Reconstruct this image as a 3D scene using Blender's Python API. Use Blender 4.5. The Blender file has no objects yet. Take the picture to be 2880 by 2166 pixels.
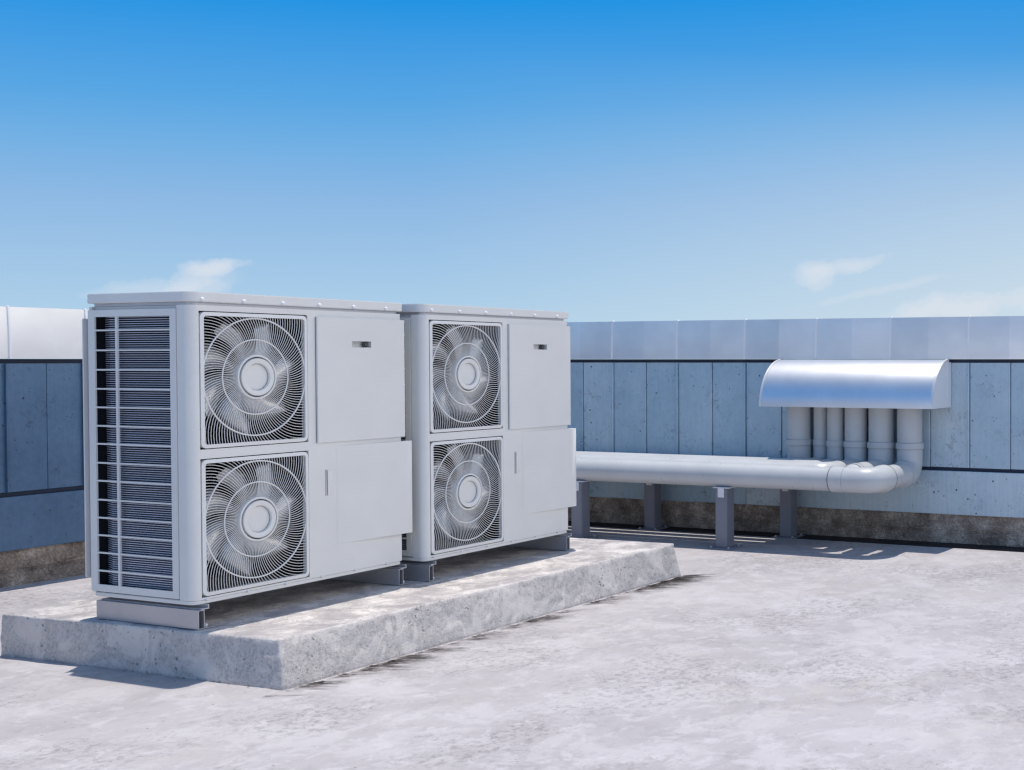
import bpy, bmesh, math, random
from mathutils import Vector, Matrix, noise
random.seed(7)
S = bpy.context.scene
COL = S.collection
PI = math.pi

# ------------------------------------------------------------------ helpers
class MB:
    """collects shapes, then links them as one mesh object"""
    def __init__(self):
        self.v = []; self.f = []; self.sm = []
    def add(self, vs, fs, smooth=False):
        o = len(self.v); self.v += [tuple(p) for p in vs]
        for f in fs:
            self.f.append([i + o for i in f]); self.sm.append(smooth)
    def box(self, x0, x1, y0, y1, z0, z1):
        vs = [(x, y, z) for z in (z0, z1) for y in (y0, y1) for x in (x0, x1)]
        self.add(vs, [(0,2,3,1),(4,5,7,6),(0,1,5,4),(2,6,7,3),(0,4,6,2),(1,3,7,5)])
    def prism(self, poly, a0, a1, mp, smooth=False):
        """poly of 2-D points swept from a0 to a1; mp(u, v, a) gives the 3-D point"""
        n = len(poly)
        vs = [mp(u, v, a0) for u, v in poly] + [mp(u, v, a1) for u, v in poly]
        self.add(vs, [(i, (i+1) % n, (i+1) % n + n, i + n) for i in range(n)], smooth)
        self.add(vs, [tuple(range(n))[::-1], tuple(range(n, 2*n))])
    def plate(self, us, vs_, holes, mp, t0, t1):
        """flat plate on a grid of breaks with rectangular holes; mp(u, v, t)"""
        us = sorted(set(us)); vs_ = sorted(set(vs_))
        def solid(i, j):
            if i < 0 or j < 0 or i >= len(us)-1 or j >= len(vs_)-1: return False
            cu = (us[i]+us[i+1])/2; cv = (vs_[j]+vs_[j+1])/2
            return not any(h[0] < cu < h[1] and h[2] < cv < h[3] for h in holes)
        for i in range(len(us)-1):
            for j in range(len(vs_)-1):
                if not solid(i, j): continue
                a, b, c, d = us[i], us[i+1], vs_[j], vs_[j+1]
                self.add([mp(a,c,t0),mp(b,c,t0),mp(b,d,t0),mp(a,d,t0)], [(0,1,2,3)])
                self.add([mp(a,c,t1),mp(b,c,t1),mp(b,d,t1),mp(a,d,t1)], [(3,2,1,0)])
                for (di, dj, p, q) in ((-1,0,(a,c),(a,d)),(1,0,(b,c),(b,d)),(0,-1,(a,c),(b,c)),(0,1,(a,d),(b,d))):
                    if not solid(i+di, j+dj):
                        self.add([mp(*p,t0),mp(*q,t0),mp(*q,t1),mp(*p,t1)], [(0,1,2,3)])
    def lathe(self, prof, mp, n=64, smooth=True):
        """prof of (r, h) revolved; mp(a, b, h)"""
        m = len(prof); vs = []
        for k in range(n):
            c, s = math.cos(2*PI*k/n), math.sin(2*PI*k/n)
            vs += [mp(r*c, r*s, h) for r, h in prof]
        fs = []
        for k in range(n):
            k2 = (k+1) % n
            for i in range(m-1):
                fs.append((k*m+i, k*m+i+1, k2*m+i+1, k2*m+i))
        self.add(vs, fs, smooth)
    def tube(self, pts, rad, n=8, smooth=True, cap=True):
        pts = [Vector(p) for p in pts]; m = len(pts)
        rads = rad if isinstance(rad, (list, tuple)) else [rad]*m
        T = [(pts[min(i+1, m-1)] - pts[max(i-1, 0)]).normalized() for i in range(m)]
        up = Vector((0,0,1)) if abs(T[0].z) < .9 else Vector((0,1,0))
        N = (up - T[0]*up.dot(T[0])).normalized(); vs = []
        for i in range(m):
            if i:
                N = (N - T[i]*N.dot(T[i])).normalized()
            B = T[i].cross(N)
            for k in range(n):
                a = 2*PI*k/n
                vs.append(pts[i] + (N*math.cos(a) + B*math.sin(a))*rads[i])
        fs = [(i*n+k, i*n+(k+1) % n, (i+1)*n+(k+1) % n, (i+1)*n+k) for i in range(m-1) for k in range(n)]
        self.add(vs, fs, smooth)
        if cap:
            self.add(vs[:n], [tuple(range(n))[::-1]]); self.add(vs[-n:], [tuple(range(n))])
    def build(self, name, mat, parent=None, bevel=0, seg=2, weld=True):
        me = bpy.data.meshes.new(name)
        me.from_pydata(self.v, [], self.f)
        me.polygons.foreach_set('use_smooth', self.sm)
        bm = bmesh.new(); bm.from_mesh(me)
        if weld: bmesh.ops.remove_doubles(bm, verts=bm.verts, dist=1e-5)
        bmesh.ops.recalc_face_normals(bm, faces=bm.faces)
        if bevel:
            es = [e for e in bm.edges if len(e.link_faces) == 2 and e.calc_face_angle(0) > .6]
            r = bmesh.ops.bevel(bm, geom=es, offset=bevel, segments=seg, affect='EDGES', clamp_overlap=True)
            for f in r['faces']: f.smooth = True
            for f in bm.faces: f.smooth = True
        bm.to_mesh(me); bm.free()
        if any(self.sm) or bevel:
            try: me.set_sharp_from_angle(angle=math.radians(38))
            except Exception: pass
        me.materials.append(mat)
        o = bpy.data.objects.new(name, me); COL.objects.link(o)
        if parent: o.parent = parent
        return o

def thing(name, label, cat, loc=(0,0,0), rz=0, group=None):
    o = bpy.data.objects.new(name, None); COL.objects.link(o)
    o.location = loc; o.rotation_euler = (0,0,rz); o.empty_display_size = .1
    o['label'] = label; o['category'] = cat
    if group: o['group'] = group
    return o
def copy_tree(o, parent=None):
    c = o.copy(); COL.objects.link(c)
    if parent: c.parent = parent
    for ch in list(o.children): copy_tree(ch, c)
    return c
def rrect(x0, x1, y0, y1, r, n=6):
    """rounded rectangle outline, counter-clockwise; r may be one radius or four (from x0,y0)"""
    rs = r if isinstance(r, (list, tuple)) else [r]*4
    out = []
    for (cx, cy, sx, sy, a0), q in zip(((x0,y0,1,1,PI),(x1,y0,-1,1,1.5*PI),(x1,y1,-1,-1,0),(x0,y1,1,-1,.5*PI)), rs):
        if q <= 0: out.append((cx, cy)); continue
        for k in range(n+1):
            a = a0 + PI/2*k/n
            out.append((cx + sx*q + q*math.cos(a), cy + sy*q + q*math.sin(a)))
    return out

# ------------------------------------------------------------------ materials
def L(r, g, b):   # sRGB 0..255 to linear
    f = lambda c: (c/255/12.92) if c/255 <= .04045 else ((c/255+.055)/1.055)**2.4
    return (f(r), f(g), f(b), 1)
class NT:
    def __init__(self, name, rough=.5, metal=0.0, spec=.5):
        self.m = bpy.data.materials.new(name); self.m.use_nodes = True
        self.t = self.m.node_tree; self.b = self.t.nodes['Principled BSDF']
        self.b.inputs['Roughness'].default_value = rough
        self.b.inputs['Metallic'].default_value = metal
        self.b.inputs['Specular IOR Level'].default_value = spec
        self.co = self.n('ShaderNodeTexCoord').outputs['Object']
    def n(self, kind, **kw):
        x = self.t.nodes.new(kind)
        for k, v in kw.items(): setattr(x, k, v)
        return x
    def link(self, a, b): self.t.links.new(a, b)
    def noise(self, scale, detail=4, rough=.55, dist=0, vec=None, off=None, str_=None):
        x = self.n('ShaderNodeTexNoise')
        x.inputs['Scale'].default_value = scale; x.inputs['Detail'].default_value = detail
        x.inputs['Roughness'].default_value = rough; x.inputs['Distortion'].default_value = dist
        v = vec or self.co
        if off or str_:
            mp = self.n('ShaderNodeMapping')
            if off: mp.inputs['Location'].default_value = off
            if str_: mp.inputs['Scale'].default_value = str_
            self.link(v, mp.inputs['Vector']); v = mp.outputs[0]
        self.link(v, x.inputs['Vector']); return x.outputs['Fac']
    def voro(self, scale, feature='F1', vec=None, rand=1):
        x = self.n('ShaderNodeTexVoronoi', feature=feature); x.inputs['Scale'].default_value = scale
        x.inputs['Randomness'].default_value = rand
        self.link(vec or self.co, x.inputs['Vector']); return x.outputs['Distance']
    def ramp(self, fac, stops, interp='LINEAR'):
        x = self.n('ShaderNodeValToRGB'); cr = x.color_ramp; cr.interpolation = interp
        while len(cr.elements) < len(stops): cr.elements.new(.5)
        for e, (p, c) in zip(cr.elements, stops):
            e.position = p; e.color = c if hasattr(c, '__len__') else (c, c, c, 1)
        self.link(fac, x.inputs['Fac']); return x.outputs['Color']
    def mix(self, fac, a, b, mode='MIX'):
        x = self.n('ShaderNodeMix', data_type='RGBA', blend_type=mode)
        for s, v in ((x.inputs[0], fac), (x.inputs[6], a), (x.inputs[7], b)):
            if isinstance(v, bpy.types.NodeSocket): self.link(v, s)
            else: s.default_value = v
        return x.outputs[2]
    def math(self, op, a, b=0.0, clamp=False):
        x = self.n('ShaderNodeMath', operation=op, use_clamp=clamp)
        for s, v in ((x.inputs[0], a), (x.inputs[1], b)):
            if isinstance(v, bpy.types.NodeSocket): self.link(v, s)
            else: s.default_value = v
        return x.outputs[0]
    def bump(self, h, strength=.3, dist=.01):
        x = self.n('ShaderNodeBump'); x.inputs['Strength'].default_value = strength
        x.inputs['Distance'].default_value = dist
        self.link(h, x.inputs['Height']); self.link(x.outputs[0], self.b.inputs['Normal'])
    def col(self, c):
        if isinstance(c, bpy.types.NodeSocket): self.link(c, self.b.inputs['Base Color'])
        else: self.b.inputs['Base Color'].default_value = c
        return self
    def rough(self, c): self.link(c, self.b.inputs['Roughness'])

M = {}
def paint(name, rgb, rough=.42, var=.05, spec=.5, metal=0, bump=.02):
    q = NT(name, rough, metal, spec); a = q.noise(3.1, 5); b = q.noise(60, 3)
    lo = tuple(c*(1-var) for c in rgb[:3]) + (1,); hi = tuple(min(1, c*(1+var)) for c in rgb[:3]) + (1,)
    q.col(q.ramp(a, [(.3, lo), (.7, hi)]))
    q.rough(q.ramp(q.noise(9, 5), [(.3, rough-.07), (.7, rough+.07)]))
    q.bump(b, bump, .002); return q.m
M['casing'] = paint('casing_paint', (.725, .725, .705), .40, .03)
M['wire'] = paint('guard_wire_paint', (.74, .74, .73), .35, .02)
M['blade'] = paint('fan_blade_plastic', (.55, .555, .56), .25, .02, .5, .55)
M['core'] = paint('coil_core', (.02, .024, .045), .6, .1, .2)
M['dark_fill'] = paint('dark_grey_plastic', (.10, .10, .11), .5, .05)
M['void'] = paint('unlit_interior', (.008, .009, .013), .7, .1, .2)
M['fin'] = paint('aluminium_fin', (.54, .57, .66), .4, .05, .5, .2)
M['rail'] = paint('galvanised_rail', (.50, .50, .53), .36, .06, .5, .6)
M['pipe'] = paint('pipe_pvc', (.53, .545, .555), .33, .05)
M['post'] = paint('post_paint', (.22, .225, .265), .5, .10)
M['saddle'] = paint('saddle_white', (.78, .78, .80), .5, .04)
M['gap'] = paint('gap_shade', (.022, .032, .058), .6, .1, .3)  # near-black puts the shade of the recessed wall gaps into the colour
M['foot_shade'] = paint('shade_strip', (.022, .02, .022), .7, .3, .3)

# brushed hood and coping metals
q = NT('hood_metal', .4, 1.0)
st = q.noise(30, 5, .6, str_=(60, 1, 60))
q.col(q.ramp(q.noise(4, 4), [(.3, (.74, .755, .79, 1)), (.7, (.83, .84, .86, 1))]))
q.rough(q.ramp(st, [(.3, .36), (.7, .43)])); M['hood'] = q.m
q = NT('coping_metal', .30, .72)
q.col(q.ramp(q.math('ADD', q.math('MULTIPLY', q.noise(2.2, 4), .75), q.math('MULTIPLY', q.n('ShaderNodeObjectInfo').outputs['Random'], .22)), [(.3, (.74, .74, .745, 1)), (.7, (.90, .89, .88, 1))]))
q.rough(q.ramp(q.noise(5, 5), [(.3, .34), (.7, .46)])); q.bump(q.noise(1.6, 2), .10, .02); M['coping'] = q.m
q = NT('seam_metal', .42, .25); q.col((.90, .90, .91, 1)); M['seam'] = q.m

def cladding(name, lo, hi, dirt_shade):
    q = NT(name, .42, .25, .5)
    big = q.noise(1.7, 5, .6); fine = q.noise(22, 5, .6)
    oi = q.n('ShaderNodeObjectInfo').outputs['Random']
    c = q.ramp(q.math('ADD', q.math('MULTIPLY', big, .7), q.math('MULTIPLY', oi, .32)), [(.25, lo), (.75, hi)])
    run = q.ramp(q.noise(5, 5, .6, str_=(9, 1, .55)), [(.40, 0), (.70, 1)])
    c = q.mix(q.math('MULTIPLY', run, .30), c, tuple(x*.62 for x in hi[:3]) + (1,))
    c = q.mix(.18, c, q.ramp(fine, [(.3, (.2,.2,.2,1)), (.7, (.9,.9,.9,1))]), 'SOFT_LIGHT')
    stain = q.math('MULTIPLY', q.ramp(q.noise(3.1, 3, .5, off=(3, 1, 7)), [(.52, 0), (.66, 1)]), q.ramp(q.noise(20, 5, .65, 1.2), [(.52, 0), (.64, 1)]))
    c = q.mix(q.math('MULTIPLY', stain, .45), c, dirt_shade)
    pit = q.math('MULTIPLY', q.ramp(q.voro(11), [(.07, 1), (.11, 0)]), q.ramp(q.noise(4, 2, off=(9, 2, 4)), [(.46, 0), (.52, 1)]))
    pit2 = q.math('MULTIPLY', q.ramp(q.voro(30), [(.10, 1), (.16, 0)]), q.ramp(q.noise(7, 2, off=(5, 8, 2)), [(.52, 0), (.6, 1)]))
    pits = q.math('MAXIMUM', pit, pit2)
    c = q.mix(q.math('MULTIPLY', pits, .85), c, dirt_shade)
    q.col(c); q.rough(q.ramp(fine, [(.3, .36), (.7, .52)]))
    q.bump(q.math('SUBTRACT', q.math('MULTIPLY', fine, .25), pits), .5, .006)
    return q.m
M['clad_shaded'] = cladding('shaded_blue_cladding', (.055, .12, .215, 1), (.115, .205, .325, 1), (.02, .03, .06, 1))  # same blue cladding, with the left wall's shade put into its colour
M['clad_pale'] = cladding('pale_blue_cladding', (.33, .475, .585, 1), (.58, .69, .755, 1), (.03, .045, .08, 1))

# rough concrete: plinth, slab, roof
q = NT('plinth_concrete', .85, 0, .3)
a = q.noise(4.5, 8, .75); g = q.voro(45)
c = q.ramp(a, [(.3, (.11, .085, .068, 1)), (.5, (.31, .255, .21, 1)), (.68, (.60, .52, .44, 1))])
c = q.mix(.5, c, q.ramp(q.noise(70, 4, .7), [(.35, (.2,.2,.2,1)), (.65, (.85,.85,.85,1))]), 'OVERLAY')
q.col(c); q.bump(q.math('ADD', a, q.math('MULTIPLY', g, .5)), .9, .02); M['plinth'] = q.m

q = NT('slab_concrete', .88, 0, .25)
a = q.noise(2.3, 6, .62, .4); p = q.noise(60, 6, .78); p2 = q.noise(22, 6, .7); g = q.voro(120)
patch = q.ramp(q.noise(3.2, 7, .68, 1.1, off=(4, 2, 1)), [(.45, 0), (.53, 1)])
smooth_c = q.ramp(a, [(.3, (.58, .545, .525, 1)), (.7, (.69, .655, .625, 1))])
rough_c = q.ramp(p, [(.34, (.20, .19, .19, 1)), (.48, (.43, .41, .405, 1)), (.66, (.60, .57, .55, 1))])
rough_c = q.mix(q.ramp(p2, [(.56, 0), (.70, .4)]), rough_c, (.33, .32, .335, 1))
c = q.mix(q.math('ADD', q.math('MULTIPLY', patch, .70), .02), smooth_c, rough_c)
zone = q.ramp(q.noise(3.4, 5, .65, off=(7, 7, 7)), [(.50, 0), (.58, 1)])
wv = q.n('ShaderNodeVectorMath', operation='ADD'); q.link(q.co, wv.inputs[0])
nz = q.n('ShaderNodeTexNoise'); nz.inputs['Scale'].default_value = 30; q.link(q.co, nz.inputs['Vector'])
ms_ = q.n('ShaderNodeVectorMath', operation='SCALE'); ms_.inputs['Scale'].default_value = .03; q.link(nz.outputs['Color'], ms_.inputs[0]); q.link(ms_.outputs[0], wv.inputs[1])
hole = q.math('MULTIPLY', q.ramp(q.voro(26, vec=wv.outputs[0]), [(.12, 1), (.24, 0)]), zone)
hole2 = q.math('MULTIPLY', q.ramp(q.voro(70, vec=wv.outputs[0]), [(.12, .8), (.20, 0)]), q.math('MULTIPLY', patch, zone))
holes = q.math('MAXIMUM', hole, hole2)
c = q.mix(q.math('MULTIPLY', holes, .6), c, (.11, .105, .11, 1))
up = q.n('ShaderNodeNewGeometry').outputs['Normal']; sz = q.n('ShaderNodeSeparateXYZ'); q.link(up, sz.inputs[0])
topm = q.ramp(sz.outputs['Z'], [(.80, 0), (.95, 1)])
scuff = q.math('MULTIPLY', topm, q.ramp(q.noise(5, 8, .72, .6, off=(2, 5, 0)), [(.45, 0), (.52, .5), (.62, .85)]))
c = q.mix(scuff, c, (.31, .29, .30, 1))
q.col(c)
h = q.math('SUBTRACT', q.math('ADD', q.math('MULTIPLY', p, .6), q.math('MULTIPLY', g, .3)), q.math('MULTIPLY', holes, 1.3))
q.bump(h, .5, .008); M['slab'] = q.m

q = NT('roof_screed', .82, 0, .3)
a = q.noise(.55, 6, .6, .5); b = q.noise(2.0, 9, .70, .6); d = q.noise(9, 9, .75); e = q.noise(70, 5, .7)
c = q.ramp(a, [(.3, (.395, .375, .385, 1)), (.7, (.45, .43, .445, 1))])
c = q.mix(q.ramp(b, [(.47, 0), (.53, .55), (.62, .8)]), c, (.51, .49, .505, 1))
c = q.mix(q.ramp(q.noise(1.3, 7, .66, .8, off=(8, 1, 0)), [(.52, 0), (.57, .4), (.68, .62)]), c, (.345, .325, .335, 1))
c = q.mix(q.ramp(d, [(.54, 0), (.60, .28), (.70, .5)]), c, (.30, .28, .295, 1))
c = q.mix(q.ramp(q.noise(7, 8, .72, .5, off=(2, 6, 0)), [(.54, 0), (.59, .4), (.70, .6)]), c, (.55, .535, .555, 1))
worn = q.math('MULTIPLY', q.ramp(q.noise(.9, 6, .62, off=(5, 3, 0)), [(.47, 0), (.58, 1)]), q.ramp(q.noise(24, 7, .78, .5), [(.49, 0), (.58, 1)]))
c = q.mix(q.math('MULTIPLY', worn, .5), c, (.17, .155, .155, 1))
sand = q.math('MULTIPLY', q.ramp(q.noise(.8, 5, .6, off=(1, 7, 0)), [(.50, 0), (.66, 1)]), q.ramp(q.noise(6, 7, .7, off=(4, 4, 0)), [(.42, 0), (.62, 1)]))
c = q.mix(q.math('MULTIPLY', sand, .6), c, (.47, .435, .41, 1))
fleck = q.math('MULTIPLY', q.ramp(q.voro(13), [(.05, 1), (.09, 0)]), q.ramp(q.noise(2, 2, off=(1, 9, 3)), [(.48, 0), (.56, 1)]))
c = q.mix(q.math('MULTIPLY', fleck, .7), c, (.14, .13, .135, 1))
q.col(c)
q.bump(q.math('ADD', q.math('MULTIPLY', b, .7), q.math('ADD', q.math('MULTIPLY', d, .4), q.math('MULTIPLY', e, .15))), .35, .02)
M['roof'] = q.m
q = NT('shade_streak', .9, 0, .2)
q.col(q.ramp(q.noise(18, 5), [(.3, (.09, .08, .08, 1)), (.7, (.17, .155, .155, 1))])); M['dirt_shade'] = q.m

# ------------------------------------------------------------------ setting: roof surface
m = MB(); m.add([(-40,-40,0),(40,-40,0),(40,40,0),(-40,40,0)], [(0,1,2,3)])
ground = m.build('roof_ground', M['roof']); ground['kind'] = 'structure'

# ------------------------------------------------------------------ parapet walls
def wall(name, label, loc, rz, s0, s1, pitch, ref, clad, zt=1.977, th=.34):
    t = thing(name, label, 'wall', loc, rz)
    ks = [k for k in range(-200, 200) if s0 + .02 < ref + k*pitch < s1 - .02]
    cuts = [s0] + [ref + k*pitch for k in ks] + [s1]
    b = MB(); b.box(s0, s1, .045, th, 0, 1.60); b.build('core', M['gap'], t)
    b = MB()                                                  # plinth with a groove
    mp = lambda u, v, a: (a, u, v)
    b.prism([(.012,.0),(.012,.095),(.026,.100),(.026,.112),(.020,.116),(.024,.268),(.045,.268),(.045,0)], s0, s1, mp)
    b.build('plinth', M['plinth'], t)
    lo = [s0] + [ref + k*pitch for k in ks if k % 10 == 4] + [s1]
    for a, c in zip(lo, lo[1:]):                              # wide lower boards
        b = MB(); b.box(a+.0015, c-.0015, -.012, .0446, .256, .636); b.build('lower_panel', clad, t, .003, 1)
    b = MB(); b.box(s0, s1, .012, .0446, .638, .664); b.build('shadow_gap_strip', M['gap'], t)
    for i, (a, c) in enumerate(zip(cuts, cuts[1:])):          # upright boards, each lapping the next
        off = [0, .006][i % 2] + random.uniform(-.001, .001)
        b = MB(); b.box(a+.003, c-.002, off, .0446, .6665, 1.5795); b.build('cladding_panel', clad, t, .003, 1)
    b = MB(); b.box(s0, s1, .014, .0446, 1.581, 1.6100); b.build('shadow_gap_strip', M['gap'], t)
    for k in ks:
        if k % 2 == 0:
            x = ref + k*pitch
            b = MB(); b.box(x-.016, x-.003, -.018, .0, .668, 1.578); b.build('seam_rib', clad, t, .002, 1)
    c2 = [s0] + [ref + k*pitch for k in ks if k % 2 == 0] + [s1]
    for i, (a, c) in enumerate(zip(c2, c2[1:])):              # folded coping sheets, slightly creased at mid length
        w = (a+c)/2; j = random.uniform(-.004, .004)
        for (p, r, o0, o1) in ((a+.002, w, .0, -.012+j*1.5), (w, c-.002, -.012+j*1.5, -.001)):
            b = MB()
            hh = zt - 1.6125
            fr = lambda o: [(-.036 + o + .016*(k/8)**2, 1.6125 + hh*k/8) for k in range(9)]
            f0, f1 = fr(o0), fr(o1); n = 9
            vs = [(p, y, z) for y, z in f0] + [(r, y, z) for y, z in f1]
            b.add(vs, [(k, k+1, n+k+1, n+k) for k in range(n-1)], True)
            y0, y1 = f0[-1][0], f1[-1][0]; e = th+.02
            b.add([(p,y0,zt),(r,y1,zt),(r,e,zt+.010),(p,e,zt+.010),(p,e,1.70),(r,e,1.70)], [(0,1,2,3),(3,2,5,4)])
            b.add([(p,f0[0][0],1.6125),(r,f1[0][0],1.6125),(r,.02,1.6125),(p,.02,1.6125)], [(0,1,2,3)])
            b.build('coping_sheet', M['coping'], t)
    for k in ks:
        if k % 2 == 0:
            x = ref + k*pitch
            b = MB(); b.prism([(-.046, 1.612), (-.044, 1.75), (-.036, zt-.10), (-.026, zt+.006), (-.018, zt+.009), (.010, zt+.010), (.015, zt-.1), (.015, 1.612)], x-.008, x+.008, mp); b.build('coping_seam', M['seam'], t, .003, 2)
    return t
wall('parapet_wall', 'shade-darkened blue clad parapet wall behind the left end of the fan units, with dull metal coping',
     (0, 3.489, 0), 0, -5.0, 5.592, .27, 1.235, M['clad_shaded'])
wall('parapet_wall', 'pale blue clad parapet wall carrying the pipe hood, with shiny metal coping',
     (5.593, 0, 0), -PI/2, -3.40, 6.0, .3685, -1.535, M['clad_pale'])
b = MB(); b.box(5.36, 5.604, -6.0, 3.47, .0, .004); fl = b.build('shade_strip', M['foot_shade'])  # flat strip whose black stands in for the coping's shade on the roof
fl['label'] = 'flat black strip standing in for the shade along the foot of the pale blue wall'; fl['category'] = 'painted shade strip'

# ------------------------------------------------------------------ concrete slab
def slab():
    Bt = [(-.06,-.64),(3.36,-.675),(3.29,1.42),(-.10,1.40)]; Tp = [(-.030,-.575),(3.372,-.605),(3.30,1.36),(-.125,1.34)]
    bm = bmesh.new()
    vb = [bm.verts.new((x, y, 0)) for x, y in Bt]; vt = [bm.verts.new((x, y, .236)) for x, y in Tp]
    bm.faces.new(vt); bm.faces.new(vb[::-1])
    for i in range(4): bm.faces.new((vb[i], vb[(i+1) % 4], vt[(i+1) % 4], vt[i]))
    bmesh.ops.recalc_face_normals(bm, faces=bm.faces)
    es = [e for e in bm.edges if max(v.co.z for v in e.verts) > .1]
    bmesh.ops.bevel(bm, geom=es, offset=.010, segments=2, affect='EDGES', profile=.5)
    bmesh.ops.triangulate(bm, faces=[f for f in bm.faces if len(f.verts) > 4])
    for _ in range(9):
        long_ = [e for e in bm.edges if e.calc_length() > .05 and max(v.co.z for v in e.verts) > -1]
        if not long_: break
        bmesh.ops.subdivide_edges(bm, edges=long_, cuts=1, use_grid_fill=True)
        bmesh.ops.triangulate(bm, faces=[f for f in bm.faces if len(f.verts) > 4])
    side = [e for e in bm.edges if (e.verts[0].co + e.verts[1].co).y/2 < -.55 or (e.verts[0].co + e.verts[1].co).x/2 < .02]
    bmesh.ops.subdivide_edges(bm, edges=[e for e in side if e.calc_length() > .022], cuts=1, use_grid_fill=True)
    bmesh.ops.triangulate(bm, faces=[f for f in bm.faces if len(f.verts) > 4])
    bm.normal_update()
    for v in bm.verts:
        p = v.co
        n1 = noise.fractal(p*7, 1.0, 2.0, 4); n2 = noise.fractal(p*26 + Vector((5, 3, 1)), 1.0, 2.0, 3)
        top = v.normal.z > .9
        edge = p.z > .20 and not top
        k = .002 if top else (.007 if edge else .0055)
        d = v.normal*(n1*k + n2*k*.6)
        if p.z < .01: d.z = 0
        if top: d = Vector((0, 0, min(d.z, .001)))
        v.co += d
        if p.z < .004: v.co.z = -.01
    for f in bm.faces: f.smooth = True
    me = bpy.data.meshes.new('concrete_slab'); bm.to_mesh(me); bm.free(); me.materials.append(M['slab'])
    o = bpy.data.objects.new('concrete_slab', me); COL.objects.link(o)
    o['label'] = 'long low rough concrete slab on the roof carrying both fan units'; o['category'] = 'slab'
slab()

# painted shade at the foot of the slab: thin tapering streaks lying on the roof
def foot_shade_streaks():
    m = MB()
    def streak(x, y, ln, w, ang):
        dx, dy = math.cos(ang), math.sin(ang); n = 7; top = []; bot = []
        for i in range(n+1):
            t = i/n; ww = w*(1-t)**.8*(.6+.4*math.sin(3+9*t+x*40)) + .0006
            cx = x + dx*ln*t; cy = y + dy*ln*t + .006*math.sin(t*5+x*31)
            top.append((cx - dy*ww, cy + dx*ww)); bot.append((cx + dy*ww, cy - dx*ww))
        vs = [(px, py, .004) for px, py in top + bot]; k = n+1
        m.add(vs, [(i, i+1, k+i+1, k+i) for i in range(n)])
    rnd = random.Random(3)
    clumps = [(.12,.35),(.55,.9),(1.15,.35),(1.7,.6),(2.35,.45),(2.95,1.0),(3.25,1.0)]
    for cx, s in clumps:
        for _ in range(int(120*s)):
            x = cx + rnd.gauss(0, .14); y = -.668 - (x/3.36)*.03 + rnd.uniform(-.006, .012)
            if x > 3.38: continue
            streak(x, y, rnd.uniform(.05, .30)*(.55+.5*s), rnd.uniform(.001, .006), rnd.uniform(-1.40, -.75))
    for _ in range(26):
        x = -.068; y = rnd.uniform(-.6, 1.2)
        streak(x, y, rnd.uniform(.02, .07), rnd.uniform(.001, .003), rnd.uniform(-2.4, -1.9))
    o = m.build('foot_shade_streaks', M['dirt_shade'], weld=False); o['kind'] = 'stuff'
foot_shade_streaks()

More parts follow.
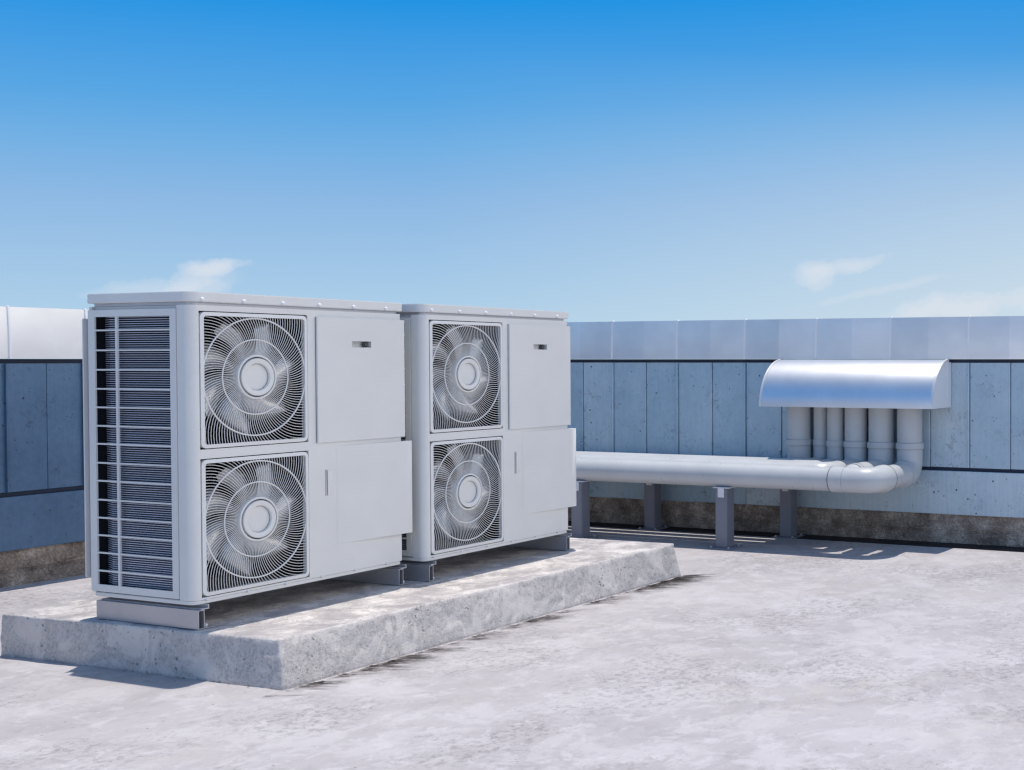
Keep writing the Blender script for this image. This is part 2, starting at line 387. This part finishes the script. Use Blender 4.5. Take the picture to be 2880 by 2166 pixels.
# ------------------------------------------------------------------ outdoor fan unit (local: x along the front, y to the back, z up from the slab)
ZB, BH, W, D, XL = .1447, 1.5, 1.3376, .75, -.035
GR = [(.012, .668, .010, .717, .342, .374), (.012, .668, .765, 1.471, .340, 1.131)]   # frame x0 x1 z0 z1, fan centre x z
def make_unit(label):
    t = thing('outdoor_fan_unit', label, 'fan unit', (0, 0, .236), 0, 'twin fan units standing on the slab')
    Z = lambda z: z + ZB
    R = .047
    # casing shell
    m = MB()
    mf = lambda u, v, a: (u, a, Z(v))
    hs = [(a+.0, b_, c, d) for a, b_, c, d, *_ in GR] + [(.9549, 1.1111, 1.2859, 1.3381)]
    m.plate([XL+R, .668, W, .012+.0001] + [.7, .9549, 1.1111], [0, 1.5] + [h[2] for h in hs] + [h[3] for h in hs], hs, mf, 0, .022)
    arc = [(XL+R - R*math.cos(PI/2*k/10), R - R*math.sin(PI/2*k/10)) for k in range(11)]
    arc2 = [(XL+R - (R-.02)*math.cos(PI/2*k/10), R - (R-.02)*math.sin(PI/2*k/10)) for k in range(11)][::-1]
    m.prism([(XL, .096)] + arc + arc2 + [(XL+.02, .096)], 0, 1.5, mf2 := (lambda u, v, a: (u, v, Z(a))), True)
    m.box(W-.02, W, .0221, D, Z(0), Z(1.5)); m.box(XL+.003, W-.0201, D-.02, D, Z(0), Z(1.5))
    m.box(XL+.02, W-.02, .0221, D-.02, Z(1.48), Z(1.4995))
    m.build('casing', M['casing'], t)
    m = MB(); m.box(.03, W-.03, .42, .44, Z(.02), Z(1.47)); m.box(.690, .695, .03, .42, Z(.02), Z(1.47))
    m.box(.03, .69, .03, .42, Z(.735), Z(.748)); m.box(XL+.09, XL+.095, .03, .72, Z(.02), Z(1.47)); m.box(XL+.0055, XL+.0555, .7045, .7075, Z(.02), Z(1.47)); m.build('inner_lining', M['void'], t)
    # base pan and neck under the top cover
    m = MB(); m.prism(rrect(XL+.004, W-.004, .004, D-.004, [.045, .01, .01, .02]), -.022, -.0005, mf2); m.build('base_pan', M['casing'], t, .003, 2)
    m = MB(); m.prism(rrect(XL+.012, W-.012, .012, D-.012, [.04, .01, .01, .02]), 1.5003, 1.5155, mf2, True); m.build('neck', M['rail'], t)
    m = MB(); m.prism(rrect(XL-.012, W+.012, -.012, D+.012, [.062, .012, .012, .03], 10), 1.516, 1.5667, mf2); m.build('top_cover', M['casing'], t, .004, 2)
    for k in range(6):
        x = .023 + .2386*k
        m = MB(); m.lathe([(0, -.010), (.006, -.0092), (.0105, -.005), (.0115, 0)], lambda a, b_, h: (x + a, -.012 + h, Z(1.528) + b_), 16); m.build('bolt', M['saddle'], t)
        x2 = .039 + .2362*k
        m = MB(); m.lathe([(0, -.0075), (.004, -.0065), (.007, -.003), (.0075, 0)], lambda a, b_, h: (x2 + a, h, Z(.0) + b_), 16); m.build('bolt', M['saddle'], t)
    # slatted side with the coil behind it
    ms = lambda u, v, a: (a, u, Z(v))
    f = [29, 72, 114, 155, 195, 235, 274, 315, 354, 395, 434, 472, 510, 549]
    bars = [1.446 - 1.403*x/579 for x in f]; top = 1.446; holes = []; vb = [.006, 1.482, 1.446, .043]
    for i in range(15):
        hi = top if i == 0 else bars[i-1] - .0042
        lo = .043 if i == 14 else bars[i] + .0042
        holes += [(.142, .529, lo, hi), (.545, .702, lo, hi)]; vb += [lo, hi]
    m = MB(); m.plate([.100, .142, .529, .545, .702, D+.002], vb, holes, ms, XL-.004, XL+.005)
    m.build('side_grille', M['casing'], t)
    m = MB()
    for k in range(122):
        z = .046 + 1.398*k/121
        m.prism([(XL+.024,.135),(XL+.055,.135),(XL+.055,.703),(XL+.054,.703),(XL+.040,.660),(XL+.024,.625)], z-.0017, z+.0017, mf2)
    m.build('coil_fins', M['fin'], t)
    m = MB(); m.box(XL+.056, XL+.06, .13, .735, Z(.03), Z(1.46)); m.build('coil_core', M['core'], t)
    mg = lambda u, v, a: (a, u, Z(v))
    m = MB(); m.prism([(D+.001,1.470),(D+.046,1.436),(D+.046,.074),(D+.001,.028)], -.012, W-.03, mg)
    rg = m.build('rear_guard', M['rail'], t)
    m = MB(); m.prism([(D+.0465,1.440),(D+.055,1.434),(D+.055,.076),(D+.0465,.070)], -.034, W-.02, mg); m.build('lip', M['casing'], rg)
    # round fans behind square wire guards
    for gi, (x0, x1, z0, z1, cx, cz) in enumerate(GR):
        # frame of the guard
        m = MB(); e = .005; w = .019
        outer = rrect(x0+e, x1-e, z0+e, z1-e, .030, 8); inner = rrect(x0+e+w, x1-e-w, z0+e+w, z1-e-w, .014, 8); n = len(outer)
        vs = [(x, y, Z(z)) for ring, y in ((outer, .020), (outer, -.003), (inner, -.006), (inner, .020)) for x, z in ring]
        for r in range(3):
            m.add(vs, [(r*n+i, r*n+(i+1) % n, (r+1)*n+(i+1) % n, (r+1)*n+i) for i in range(n)], False)
        bx0, bx1, bz0, bz1 = x0+e+w-.003, x1-e-w+.003, z0+e+w-.003, z1-e-w+.003
        yw = .004
        NW = 120
        for k in range(NW):                                    # swirling wires
            pts = []; a0 = 2*PI*k/NW
            r = .112
            while r < .52:
                a = a0 + 4.0*(max(0, r-.115))**2
                x = cx + r*math.cos(a); z = cz + r*math.sin(a)
                if not (bx0 < x < bx1 and bz0 < z < bz1):
                    px, _, pz = pts[-1]; pz -= ZB          # clip the last step to the frame
                    s = 1.0
                    if x < bx0: s = min(s, (bx0-px)/(x-px))
                    if x > bx1: s = min(s, (bx1-px)/(x-px))
                    if z < bz0: s = min(s, (bz0-pz)/(z-pz))
                    if z > bz1: s = min(s, (bz1-pz)/(z-pz))
                    pts.append((px+(x-px)*s, yw, Z(pz+(z-pz)*s))); break
                pts.append((x, yw, Z(z))); r += .028
            if len(pts) > 1: m.tube(pts, .0018, 5, True, False)
        for rr, tr in ((.310, .0042), (.198, .0038)):
            pts = []
            ring = [(cx + rr*math.cos(2*PI*i/96), yw-.003, Z(cz + rr*math.sin(2*PI*i/96))) for i in range(97)]
            ring = [p for p in ring if bz0 < p[2]-ZB < bz1]
            m.tube(ring, tr, 6, True, False)
        g = m.build('fan_guard', M['wire'], t, weld=False)
        m = MB()
        m.lathe([(0, -.001), (.0690, .000), (.0735, -.0145), (.076, -.016), (.097, -.016), (.0995, -.014), (.0998, .010), (.1068, .010), (.1075, -.010), (.110, -.012), (.117, -.010), (.119, -.004), (.119, .012), (0, .012)],
                lambda a, b_, h: (cx + a, h, Z(cz) + b_), 72)
        m.build('hub_cap', M['casing'], g)
        for rr, wd, yy in ((.1033, .0046, .0012), (.0712, .0022, -.0040)):
            m = MB(); m.lathe([(rr-wd, yy+.002), (rr-wd, yy), (rr+wd, yy), (rr+wd, yy+.002)], lambda a, b_, h: (cx + a, h, Z(cz) + b_), 72); m.build('hub_ring', M['dark_fill'], g)
        # shroud and fan
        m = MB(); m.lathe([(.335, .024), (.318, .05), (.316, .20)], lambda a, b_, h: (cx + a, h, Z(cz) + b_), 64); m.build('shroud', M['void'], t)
        m = MB(); m.lathe([(0, .07), (.055, .072), (.068, .085), (.070, .17), (0, .17)], lambda a, b_, h: (a, h, b_), 40)
        fan = m.build('fan', M['blade'], t)
        fan.location = (cx, 0, Z(cz))
        for k in range(7):
            m = MB(); nr, na = 16, 10; a0 = math.radians(39 + 360/7*k); vs = []
            for i in range(nr+1):
                r = .066 + (.313-.066)*i/nr; tt = i/nr
                wdt = (.060 + .115*min(1, tt/.72)**1.2)*(1 if tt < .70 else math.sqrt(max(.03, 1-((tt-.70)/.305)**2)))
                mid = a0 + .55*tt**1.5 - .1
                for j in range(na+1):
                    s = j/na - .5
                    a = mid + s*wdt/r
                    y = .118 - s*.050*(1-.3*tt) - .050*(1 - (2*s)**2)*(.4+.6*tt)
                    vs.append((r*math.cos(a), y, r*math.sin(a)))
            q_ = na+1
            m.add(vs, [(i*q_+j, i*q_+j+1, (i+1)*q_+j+1, (i+1)*q_+j) for i in range(nr) for j in range(na)], True)
            m.build('blade', M['blade'], fan)
    # upper access panel with a pocket handle
    m = MB(); hp = (.963, 1.103, 1.294, 1.330)
    m.plate([.722, .963, 1.103, 1.354], [.756, 1.294, 1.330, 1.463], [hp], mf, -.014, -.0005)
    m.box(1.3545, 1.360, -.012, .03, Z(.756), Z(1.463)); m.box(1.3605, 1.366, -.004, .02, Z(.85), Z(1.33))
    p = m.build('access_panel', M['casing'], t)
    m = MB(); m.plate([.955, 1.111], [1.286, 1.338], [], mf, .028, .030)
    for bx in ((.956, .963, 1.287, 1.337), (1.103, 1.110, 1.287, 1.337), (.9631, 1.1029, 1.287, 1.294), (.9631, 1.1029, 1.330, 1.337)):
        m.box(bx[0], bx[1], -.0004, .0279, Z(bx[2]), Z(bx[3]))
    hd0 = m.build('handle', M['casing'], p)
    m = MB(); m.box(1.066, 1.1028, .004, .0277, Z(1.2945), Z(1.3295)); m.build('dark_fill', M['dark_fill'], hd0, .008, 2)  # dark block added to stand in for the shade inside the pocket
    # a slim gasket line left of the panel, lower wedge cover, pull handle
    m = MB(); m.box(.7190, .7212, -.0012, .0, Z(.756), Z(1.463)); m.build('panel_gasket', M['dark_fill'], t)
    m = MB(); m.prism([(.86, -.0006), (1.33, -.030), (1.390, -.034), (1.393, -.031), (1.393, .022), (1.3385, .022), (1.3385, -.0004), (.86, -.0004)], .168, .729, mf2)
    cv = m.build('lower_cover', M['casing'], t, .002, 1)
    m = MB(); m.box(.7795, .7813, -.0012, -.0003, Z(.452), Z(.600)); m.box(.7880, .7900, -.0012, -.0003, Z(.452), Z(.600))
    hd = m.build('pull_handle', M['dark_fill'], t)
    m = MB(); m.prism([(.7915, -.0003), (.7915, -.006), (.826, -.0035), (.828, -.0003)], .456, .596, mf2); m.build('grip', M['casing'], hd, .001, 1)
    # mounting rails with brackets
    for xr in (-.032, 1.284):
        m = MB(); y0, y1 = -.030, .725; a, b_ = xr, xr+.034; z0, z1 = .004, .100; th = .0035
        m.box(a, a+th, y0, y1, z0, z1); m.box(b_-th, b_, y0, y1, z0+th, z1-th)
        m.box(a+th, b_, y0, y1, z1-th, z1); m.box(a+th, b_+.055, y0, y1, z0-.0005, z0+th)
        m.box(a+.02, b_+.030, y0+.004, y1-.01, z1+.0003, z1+.006); m.box(b_+.024, b_+.030, y0+.005, y1-.01, z1+.0063, Z(-.0225))
        r = m.build('mounting_rail', M['rail'], t)
        for y in (.01, .15, .30, .45, .60):
            m = MB(); m.lathe([(0, .012), (.004, .012), (.007, .009), (.008, .0)], lambda p_, q2, h: (b_+.038+p_, y+q2, z0+th+h), 12); m.build('anchor_bolt', M['saddle'], r)
    return t
u1 = make_unit('nearer of the two pale grey twin fan units, with its slatted side in full view')
u2 = copy_tree(u1)
u2.location = (1.485, -.0724, .236)
u2['label'] = 'farther pale grey twin fan unit, next to the pipes and partly hidden by its neighbour'
for o in u2.children:
    if o.name.startswith('fan') and not o.name.startswith('fan_guard'): o.rotation_euler = (0, math.radians(19), 0)

# ------------------------------------------------------------------ pipes from the hood along the wall
PZ = .635
def path(pts, rb, seg=10):
    """polyline with rounded corners of bend radius rb"""
    P = [Vector(p) for p in pts]; out = [P[0]]
    for a, b_, c in zip(P, P[1:], P[2:]):
        d1 = (a-b_).normalized(); d2 = (c-b_).normalized()
        s = b_ + d1*rb; e = b_ + d2*rb; cen = b_ + (d1+d2)*rb
        for k in range(seg+1):
            w = k/seg*PI/2
            out.append(cen - d2*rb*math.cos(w) - d1*rb*math.sin(w))
    out.append(P[-1]); return out
HZ = .621
def make_pipe(label, yv, r, xv, xr, zc, kind='', run_r=None):
    t = thing('drain_pipe', label, 'pipe', (xv, yv, 0), 0, 'grey pipes dropping from the metal hood')
    top, end = 1.34, 3.46 - yv
    z = zc
    m = MB(); turn = xr < xv - .1; tee = kind == 'tee'; rr = run_r or r
    rb = min(r*1.08, (xv-xr)/2 - .002) if turn else r*1.08
    if tee: pts = [(0,0,top), (0,0,z), (4.86-xv,0,z)]
    elif turn: pts = [(0,0,top), (0,0,z), (xr-xv,0,z), (xr-xv,end,z)]
    else: pts = [(0,0,top), (0,0,z), (0,end,z)]
    pp = path(pts, rb, 12)
    m.tube(pp, [r if i_ < len(pp)-15 or not turn or tee else rr for i_ in range(len(pp))], 36)
    if tee: m.tube([(4.8599-xv,0,z), (4.79-xv,0,z-.006), (4.69-xv,0,HZ)], [r*.985, .088, .084], 36)
    m.build('tube', M['pipe'], t)
    zc_ = .858 + (yv+1.65)*.004
    m = MB(); h = .027; R = r*1.115
    m.tube([(0,0,zc_+h), (0,0,zc_+h-.004), (0,0,zc_-h+.004), (0,0,zc_-h)], [R-.003, R, R, R-.003], 40, False); m.build('collar', M['pipe'], t, weld=True)
    zt_ = max(zc_-h-.006, z+rb+.004)
    def fit(pl, k): m = MB(); m.tube(pl, k, 40); m.build('elbow', M['pipe'], t)
    def seam(p, ax, k):
        a = Vector(p); m = MB(); m.tube([a - Vector(ax)*.003, a + Vector(ax)*.003], k, 40); m.build('gasket', M['dark_fill'], t)
    if turn:
        q_ = xr - xv; gap = max(-q_ - 2*rb, .004)
        a = min(.05, gap*.4)
        fit(path([(0,0,zt_), (0,0,z), (-rb-a,0,z)], rb, 12), r*1.03)
        if tee:
            fit([(4.90-xv,0,z), (4.855-xv,0,z)], r*1.04); seam((4.903-xv,0,z), (1,0,0), r*1.045)
        else:
            b_ = min(.09, gap*.5)
            fit(path([(q_+rb+b_,0,z), (q_,0,z), (q_,rb+.13,z)], rb, 12), [r*1.045 if i_ < 2 else rr*1.06 for i_ in range(15)])
            if r > .09: seam((q_+rb+b_+.003,0,z), (1,0,0), r*1.055)
            if xr < 4.7:
                seam((q_,rb+.2535,z), (0,1,0), rr*1.075)
                s = MB(); s.tube([(q_,rb+.132,z), (q_,rb+.25,z)], rr*1.07, 40); s.build('socket', M['pipe'], t)
    else:
        fit(path([(0,0,zt_), (0,0,z), (0,rb+.08,z)], rb, 12), r*1.03)
    return t
PIPES = [  # y of the drop, radius, x of the drop, x of the run along the wall
    (-.562, .106, 5.455, 5.455, .600, '', None, 'leftmost thick grey pipe under the hood, the farthest drop from the open roof side'),
    (-.764, .070, 5.50, 5.248, .662, '', None, 'slimmest grey pipe, second from the left under the hood'),
    (-.935, .075, 5.44, 5.060, .657, '', None, 'slim grey pipe third from the left under the hood'),
    (-1.135, .100, 5.44, 4.879, .635, '', None, 'mid-sized grey pipe under the hood, just right of the two slim ones'),
    (-1.380, .1125, 5.44, 4.680, .624, 'tee', None, 'thick grey pipe under the hood, second from the right'),
    (-1.650, .110, 5.44, 4.680, HZ, '', .100, 'rightmost grey pipe, elbowing forward to run in front of all the others')]
for yv, r, xv, xr, zc, kind, rr, lb in PIPES: make_pipe(lb, yv, r, xv, xr, zc, kind, rr)

# ------------------------------------------------------------------ pipe supports
def support(label, x, y, ztop, cap_h):
    t = thing('pipe_support', label, 'post', (x, y, 0), 0, 'grey posts carrying the pipes')
    s = .058
    m = MB(); m.box(-s, s, -s, s, .010, ztop); m.build('post', M['post'], t, .004, 2)
    m = MB(); m.box(-.11, .11, -.11, .11, .0, .0098); m.build('base_plate', M['post'], t, .002, 1)
    for a in (-.085, .085):
        for b_ in (-.085, .085):
            m = MB(); m.lathe([(0, .014), (.008, .014), (.010, .010), (.010, 0)], lambda p, q2, h: (a+p, b_+q2, .0099+h), 8, False); m.build('anchor_bolt', M['rail'], t)
    m = MB(); m.box(-s-.010, s+.010, -s-.022, s+.022, ztop+.0003, ztop+.008)
    m.box(-s-.009, -s-.0005, -.030, .030, ztop-.078, ztop); m.build('saddle', M['saddle'], t, .002, 1)
    return t
support('tall grey post under the front pipe, next to the farther fan unit', 4.66, 1.225, .515, .08)
support('tall grey post under the front pipe, standing past the end of the slab', 4.66, -.265, .515, .08)
support('short-looking grey post by the wall, behind the pipes near the farther fan unit', 5.43, .985, .500, .05)
support('short-looking grey post by the wall, behind the pipes and below the hood', 5.43, -.465, .500, .05)

# ------------------------------------------------------------------ metal hood on the wall
def hood():
    y0, y1, r, xw, zb = -1.985, -.33, .415, 5.555, 1.192
    t = thing('pipe_hood', 'curved shiny metal hood on the pale blue wall above the pipes', 'hood', (xw, (y0+y1)/2, zb))
    h = (y1-y0)/2
    N = 28
    def arc(R, a0=0, a1=PI/2): return [(-R*math.cos(a0+(a1-a0)*k/N), R*math.sin(a0+(a1-a0)*k/N)) for k in range(N+1)]
    mp = lambda u, v, a: (u, a, v)
    m = MB(); m.prism(arc(r) + arc(r-.004)[::-1], -h+.012, h-.012, mp, True); m.build('shell', M['hood'], t)
    for s, a, b_ in ((-1, -h, -h+.022), (1, h-.022, h)):
        m = MB(); m.prism(arc(r+.007) + arc(r+.0005)[::-1], a, b_, mp, True); m.build('rim', M['coping'], t, .002, 2)
        m = MB(); m.prism(arc(r-.0045) + [(0, 0)], s*(h-.013)-.0015, s*(h-.013)+.0015, mp); m.build('end_plate', M['seam'], t)
        m = MB(); yy = s*(h-.013)
        m.box(-.060, .0375, min(yy+s*.002, yy+s*.006), max(yy+s*.002, yy+s*.006), .0, .392); m.build('wall_flange', M['seam'], t, .001, 1)
hood()

# ------------------------------------------------------------------ sun, sky, camera
SUN = Vector((.105, .065, 1)).normalized()
el = math.asin(SUN.z); az = math.atan2(SUN.x, SUN.y)
sd = bpy.data.lights.new('sun', 'SUN'); sd.energy = 3.8; sd.angle = math.radians(.55); sd.color = (1, .92, .82)
so = bpy.data.objects.new('sun', sd); COL.objects.link(so); so.location = (0, 0, 12)
so.rotation_euler = SUN.to_track_quat('Z', 'Y').to_euler()

YAW, PITCH = .3764, .0201
Fv = Vector((math.cos(YAW)*math.cos(PITCH), math.sin(YAW)*math.cos(PITCH), -math.sin(PITCH)))
Rv = Vector((math.sin(YAW), -math.cos(YAW), 0)); Uv = Rv.cross(Fv)
w = bpy.data.worlds.new('World'); S.world = w; w.use_nodes = True
nt = w.node_tree; nt.nodes.clear()
class WN(NT):
    def __init__(self): self.t = nt
q = WN()
sky = q.n('ShaderNodeTexSky', sky_type='NISHITA', sun_disc=False)
sky.sun_elevation = el; sky.sun_rotation = az; sky.air_density = 1.0; sky.dust_density = .6; sky.ozone_density = 2.0; sky.altitude = 200
tc = q.n('ShaderNodeTexCoord').outputs['Generated']
sep = q.n('ShaderNodeSeparateXYZ'); q.link(tc, sep.inputs[0])
def dot(v):
    x = q.n('ShaderNodeVectorMath', operation='DOT_PRODUCT'); q.link(tc, x.inputs[0]); x.inputs[1].default_value = v
    return x.outputs['Value']
STR = .12
k = 1/STR
def C(r, g, b): return (r*k, g*k, b*k, 1)
rt = dot(tuple(Rv))
zz = q.math('MULTIPLY', sep.outputs['Z'], q.math('ADD', 1.0, q.math('MULTIPLY', q.math('MAXIMUM', q.math('MULTIPLY', rt, -1.0), 0.0), .40)))
grad = q.ramp(zz, [(0, C(.485,.679,.83)), (.067, C(.366,.578,.807)), (.134, C(.262,.479,.776)), (.185, C(.15,.423,.776)), (.218, C(.088,.376,.776)), (.301, C(.0015,.285,.77)), (.5, C(.03,.25,.68)), (.8, C(.07,.24,.56)), (1, C(.15,.25,.45))])
skyc = q.mix(.95, sky.outputs[0], grad)
# paler towards the right of the view, and an unseen bright cloud added at the viewer's right to light the fronts
pale = q.math('MULTIPLY', q.ramp(q.math('ADD', rt, .5), [(.12, 0), (.60, .95)]), q.ramp(sep.outputs['Z'], [(.0, 1), (.09, .6), (.24, 0)]))
skyc = q.mix(pale, skyc, C(.64,.74,.81))
added_haze = q.math('MULTIPLY', q.ramp(dot((-.985,.17,0)), [(.80, 0), (1, .9)]), q.ramp(sep.outputs['Z'], [(.0, 1), (.12, .9), (.22, .32), (.42, 0)]))  # unseen low brightening added on the left for the coping to reflect
skyc = q.mix(added_haze, skyc, C(.92,.92,.98))
fill_cloud = q.math('MULTIPLY', q.ramp(dot((.42,-.91,0)), [(.32, 0), (.62, 1)]), q.ramp(q.noise(2.2, 5, .55, .4, vec=tc), [(.36, 0), (.58, 1)]))
fill_cloud = q.math('MULTIPLY', fill_cloud, q.ramp(sep.outputs['Z'], [(.0, .0), (.10, .12), (.26, 1), (.5, .9), (.7, .1)]))
skyc = q.mix(q.math('MULTIPLY', fill_cloud, .9), skyc, C(3.0,2.72,2.45))
# three small wisps low over the parapet
def wisp(u, v, half_w, half_h, tilt, amount, seed, fac):
    d = (Fv + Rv*((u-2613.43)/3450) - Uv*((v-1083)/3450)).normalized()
    r = Vector((d.y, -d.x, 0)).normalized(); up = r.cross(d)
    ax = r*math.cos(tilt) + up*math.sin(tilt); ay = up*math.cos(tilt) - r*math.sin(tilt)
    n1 = q.math('SUBTRACT', q.noise(22, 9, .68, vec=tc, off=(seed, 0, 0)), .5)
    a = q.math('ADD', q.math('DIVIDE', dot(tuple(ax)), half_w), q.math('MULTIPLY', n1, 1.6))
    b_ = q.math('ADD', q.math('DIVIDE', dot(tuple(ay)), half_h), q.math('MULTIPLY', q.math('SUBTRACT', q.noise(26, 9, .68, vec=tc, off=(0, seed, 0)), .5), 2.4))
    rr = q.math('ADD', q.math('MULTIPLY', a, a), q.math('MULTIPLY', b_, b_))
    f_ = q.math('MULTIPLY', q.ramp(rr, [(0, 1), (.45, .55), (1, 0)], 'EASE'), q.ramp(dot(tuple(d)), [(.5, 0), (.6, 1)]))
    return q.math('MULTIPLY', f_, amount)
for args in ((530, 800, .036, .010, .60, .5, 3.1, 1), (605, 748, .024, .006, .10, .6, 8.4, 1), (580, 808, .026, .010, .5, .28, 4.7, 1), (430, 815, .05, .008, .10, .35, 5.2, 1),
             (2285, 768, .020, .012, .1, .55, 1.7, 1), (2390, 745, .038, .007, .18, .5, 6.3, 1), (2680, 865, .075, .014, .16, .6, 2.2, 1), (2480, 815, .06, .004, .22, .25, 4.4, 1)):
    skyc = q.mix(wisp(*args), skyc, C(.76,.79,.85))
bg = q.n('ShaderNodeBackground'); bg.inputs['Strength'].default_value = STR
q.link(skyc, bg.inputs['Color'])
out = q.n('ShaderNodeOutputWorld'); q.link(bg.outputs[0], out.inputs['Surface'])

cd = bpy.data.cameras.new('camera'); cam = bpy.data.objects.new('camera', cd); COL.objects.link(cam)
cam.location = (-4.4095, -5.7254, 1.6)
cam.rotation_euler = Matrix((Rv, Uv, -Fv)).transposed().to_euler()
cd.sensor_width = 36; cd.lens = 3450/2880*36; cd.shift_x = -1173.43/2880; cd.shift_y = 0
cd.clip_start = .05; cd.clip_end = 1000
S.camera = cam
S.view_settings.view_transform = 'Standard'; S.view_settings.look = 'None'
S.view_settings.exposure = 0; S.view_settings.gamma = 1; S.view_settings.use_curve_mapping = False
S.cycles.max_bounces = 8; S.cycles.diffuse_bounces = 5; S.cycles.glossy_bounces = 4
S.cycles.use_denoising = True; S.cycles.denoising_prefilter = 'ACCURATE'
S.cycles.pixel_filter_type = 'BLACKMAN_HARRIS'; S.cycles.filter_width = 1.35
